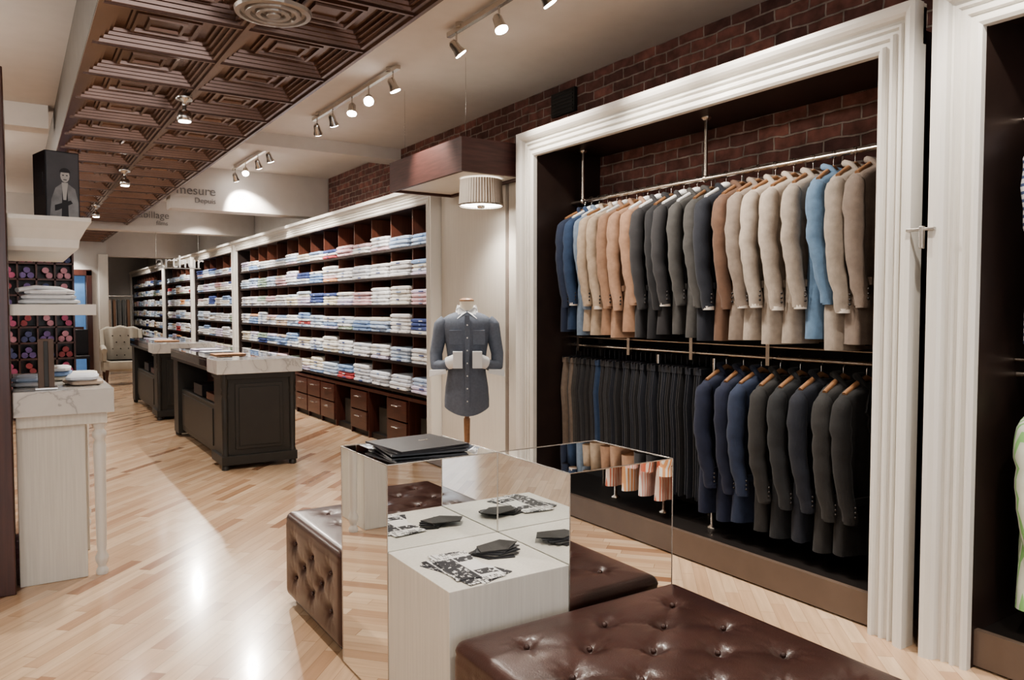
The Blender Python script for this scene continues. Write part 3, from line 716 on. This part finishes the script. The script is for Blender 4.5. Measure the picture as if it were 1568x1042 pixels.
def sheet(cx,cy,w,l,a,z,m):
    i0=len(b.V); b.box(cx-w/2,cx+w/2,cy-l/2,cy+l/2,z,z+.0015,m); b.rot(i0,(cx,cy),a)
sheet(1.20,2.12,.14,.27,.35,.5610,m_print); sheet(1.19,2.12,.14,.27,.12,.5627,m_print); sheet(1.20,2.15,.135,.26,-.12,.5644,m_print)
b.done()
b=MB('folded_pocket_squares')
for k in range(5):
    i0=len(b.V); cx,cy=1.37,2.22
    vs=[(cx-.085,cy-.02,.561+k*.004),(cx+.0,cy-.065,.561+k*.004),(cx+.085,cy-.03,.561+k*.004),(cx+.06,cy+.03,.561+k*.004),(cx-.05,cy+.035,.561+k*.004)]
    vs+=[(x,y,z+.0035) for x,y,z in vs]
    b.add(vs,[(4,3,2,1,0),(5,6,7,8,9)]+[(i,(i+1)%5,(i+1)%5+5,i+5) for i in range(5)],[m_black,FM['grey'],FM['mid'],m_black,FM['grey']][k])
    b.rot(i0,(cx-.03,cy+.02),-.7+k*.24)
b.done()
b=MB('black_portfolio')
for k in range(3):
    i0=len(b.V); b.box(1.14,1.43,2.50,2.78,.863+k*.008,.870+k*.008,m_black); b.rot(i0,(1.3,2.6),-.15+.12*k)
b.box(1.30,1.34,2.66,2.665,.887,.888,m_brass)
b.done(.001)

# ---------------------------------------------------------------- tufted ottomans
def segd(p,a,c):
    ab=c-a; t=max(0,min(1,(p-a).dot(ab)/ab.dot(ab))); return (p-(a+ab*t)).length
def ottoman(x0,x1,y0,y1,h=.43,sp=.16,mg=.16):
    b=MB('tufted_leather_ottoman'); r=.035; z0=.03; st=.013
    btn=[]; seg=[]
    def gridb(org,ux,uy,lu,lv,nrm,mgu,mgv,sp):
        nu=max(1,int((lu-2*mgu)/sp)); nv=max(1,int(round((lv-2*mgv)/sp)))
        su=(lu-2*mgu)/nu; sv=(lv-2*mgv)/nv if nv else 0
        loc={}
        for i in range(nu*2+1):
            for j in range(nv*2+1):
                if (i+j)%2==0: loc[(i,j)]=org+ux*(mgu+i*su/2)+uy*(mgv+j*sv/2)
        for k,p in loc.items():
            btn.append((p,nrm))
            for d in ((1,1),(1,-1)):
                q=(k[0]+d[0],k[1]+d[1])
                if q in loc: seg.append((p,loc[q],nrm))
    X,Y,Z=Vector((1,0,0)),Vector((0,1,0)),Vector((0,0,1))
    gridb(Vector((x0,y0,h)),X,Y,x1-x0,y1-y0,Z,mg,mg,sp*1.25)
    gridb(Vector((x0,y0,z0)),Y,Z,y1-y0,h-z0,-X,.14,.12,sp*1.1)
    gridb(Vector((x0,y0,z0)),X,Z,x1-x0,h-z0,-Y,.14,.12,sp*1.1)
    gridb(Vector((x1,y0,z0)),Y,Z,y1-y0,h-z0,X,.14,.12,sp*1.1)
    gridb(Vector((x0,y1,z0)),X,Z,x1-x0,h-z0,Y,.14,.12,sp*1.1)
    idx={}; vs=[]; fs=[]
    mn=Vector((x0,y0,z0)); mx=Vector((x1,y1,h))
    def vert(p):
        k=(round(p.x,4),round(p.y,4),round(p.z,4))
        if k in idx: return idx[k]
        c=Vector((min(max(p.x,mn.x+r),mx.x-r),min(max(p.y,mn.y+r),mx.y-r),min(max(p.z,mn.z+r),mx.z-r)))
        n=(p-c).normalized(); q=c+n*r
        d=0.
        for bp,bn in btn:
            if n.dot(bn)>.6:
                e=p-bp; dd=e.length
                if dd<.16:
                    an=math.atan2(e.dot(Vector((bn.y,bn.z,bn.x))),e.dot(Vector((bn.z,bn.x,bn.y))))
                    d-=.014*math.exp(-(dd/.022)**2)+.007*math.exp(-(dd/.06)**2)
                    d-=.0022*math.exp(-((dd-.04)/.03)**2)*math.sin(an*9+bp.x*31+bp.y*17)
        for a,e,bn in seg:
            if n.dot(bn)>.6 and (p-a).length<.35:
                dd=segd(p,a,e)
                if dd<.05: d-=.0025*math.exp(-(dd/.010)**2)+.002*math.exp(-(dd/.03)**2)
        if n.z>.6:
            u=min(p.x-x0,x1-p.x,p.y-y0,y1-p.y); d+=.012*min(1,u/.12)
        if abs(p.z-(h-.035))<.008 and abs(n.z)<.5: d-=.004
        idx[k]=len(vs); vs.append(tuple(q+n*d)); return idx[k]
    def face(o,u,v,lu,lv,flip):
        nu=int(lu/st)+1; nv=int(lv/st)+1
        g=[[vert(o+u*(lu*i/nu)+v*(lv*j/nv)) for j in range(nv+1)] for i in range(nu+1)]
        for i in range(nu):
            for j in range(nv):
                q=(g[i][j],g[i+1][j],g[i+1][j+1],g[i][j+1]); fs.append(q[::-1] if flip else q)
    lx,ly,lz=x1-x0,y1-y0,h-z0
    face(Vector((x0,y0,h)),X,Y,lx,ly,False); face(Vector((x0,y0,z0)),X,Z,lx,lz,False)
    face(Vector((x0,y1,z0)),X,Z,lx,lz,True); face(Vector((x0,y0,z0)),Y,Z,ly,lz,True); face(Vector((x1,y0,z0)),Y,Z,ly,lz,False)
    b.add(vs,fs,m_leather,True)
    for p,n in btn: 
        q=p-n*.012+(Vector((0,0,.010)) if n.z>.5 else Vector((0,0,0))); b.sphere(q,.009,m_leather,10)
    b.box(x0+.04,x1-.04,y0+.04,y1-.04,0,.04,m_black)
    return b.done()
ottoman(1.06,1.96,2.875,3.62)
ottoman(1.05,1.945,.98,1.945)

# ---------------------------------------------------------------- armchair
b=MB('tufted_wingback_armchair')
cx,cy=1.66,15.6
def rb(x0,x1,y0,y1,z0,z1):
    w=(x1-x0)/2; d=(y1-y0)/2; mx=(x0+x1)/2; my=(y0+y1)/2; rings=[]
    for zf,ins in ((0,.03),(.08,.0),(.92,.0),(1,.035)):
        rr=[]
        for k in range(20):
            a=2*math.pi*k/20; c,s_=math.cos(a),math.sin(a)
            rr.append((mx+(w-ins)*math.copysign(abs(c)**.3,c),my+(d-ins)*math.copysign(abs(s_)**.3,s_),z0+(z1-z0)*zf))
        rings.append(rr)
    b.loft(rings,m_uphol)
rb(cx-.27,cx+.27,cy-.30,cy+.25,.27,.44)
rings=[]
for k in range(13):
    t=k/12*2-1; top=1.06-.06*abs(t)**2.5+.015*math.cos(t*9); x=cx+t*.33
    d=.06*(abs(t)**2)
    rings.append([(x,cy+.17-d,.35),(x,cy+.20-d,top-.03),(x,cy+.24-d,top),(x,cy+.31-d,top-.02),(x,cy+.29-d,.35)])
b.loft(rings,m_uphol)
for s_ in (-1,1):
    P=[(.10,.44),(-.28,.44),(-.30,.60),(-.22,.66),(.0,.68),(.06,.80),(.14,1.0),(.26,.98),(.26,.44)]
    xa=cx+s_*.28; xb=cx+s_*.35
    vs=[(xa,cy+p[0],p[1]) for p in P]+[(xb,cy+p[0],p[1]) for p in P]; n=len(P)
    b.add(vs,[tuple(range(n)),tuple(range(n,2*n))[::-1]]+[(i,(i+1)%n,(i+1)%n+n,i+n) for i in range(n)],m_uphol)
    b.tube([(cx+s_*.315,cy-.31,.62),(cx+s_*.315,cy-.1,.67),(cx+s_*.315,cy+.05,.68)],.05,m_uphol,12)
    for yy in (-.25,.25): b.tube([(cx+s_*.27,cy+yy,.28),(cx+s_*.28,cy+yy,.14),(cx+s_*.27,cy+yy,0)],[.035,.022,.014],m_redv,10)
b.box(cx-.33,cx+.33,cy-.27,cy+.26,.25,.44,m_uphol)
for i in range(4):
    for j in range(4): b.sphere((cx-.2+.13*i+(.065 if j%2 else 0),cy+.178,.52+j*.12),.012,m_dbrown,8)
b.done(.012)

b=MB('far_coat_rack')
for xx in (1.75,2.9): b.tube([(xx,24.5,0),(xx,24.5,1.75)],.02,m_chrome,8)
b.tube([(1.75,24.5,1.72),(2.9,24.5,1.72)],.015,m_chrome,8)
for k in range(9):
    c=random.choice(['beige','char','grey','cream','brown']); x=1.82+k*.12
    b.loft([[(x-.03,24.5-w,z),(x+.03,24.5-w,z),(x+.03,24.5+w,z),(x-.03,24.5+w,z)] for z,w in ((1.62,.05),(1.57,.2),(1.1,.2),(.6,.24))],FM[c])
b.done()
b=MB('side_chair')
b.box(.90,1.2,16.3,16.7,.44,.50,m_black); b.box(.90,1.2,16.66,16.7,.5,.98,m_black)
for x in (.92,1.18):
    for y in (16.32,16.68): b.tube([(x,y,0),(x,y,.45)],.016,m_black,8)
b.done(.01)

# ---------------------------------------------------------------- world, fill, camera
w=bpy.data.worlds.new('daylight_fill'); scene.world=w; w.use_nodes=True
w.node_tree.nodes['Background'].inputs[0].default_value=(.92,.95,1,1); w.node_tree.nodes['Background'].inputs[1].default_value=1.8  # even daylight added as soft fill, entering by the front opening
for (x,y,wt_) in ((-1.2,1.5,42),(-1.2,5.5,44),(-1.2,9.5,55),(-1.2,14,60),(-1.2,-1.5,42)):
    b=MB('added_fill_globe'); b.tube([(x,y,CZ-.001),(x,y,CZ-.05)],.05,m_chrome,14); b.sphere((x,y,CZ-.14),.10,m_diff,20); b.done()  # globes out of view, added to carry the fill lights
    point('fill_light',(x,y,CZ-.42),wt_,.12)
cam=bpy.data.cameras.new('camera'); co=bpy.data.objects.new('camera',cam); scene.collection.objects.link(co)
cam.lens=27.0; cam.sensor_width=36; cam.sensor_fit='HORIZONTAL'; cam.clip_start=.05
co.location=(0,0,1.4); co.rotation_euler=(math.radians(90-2.44),0,math.radians(-33.02))
scene.camera=co
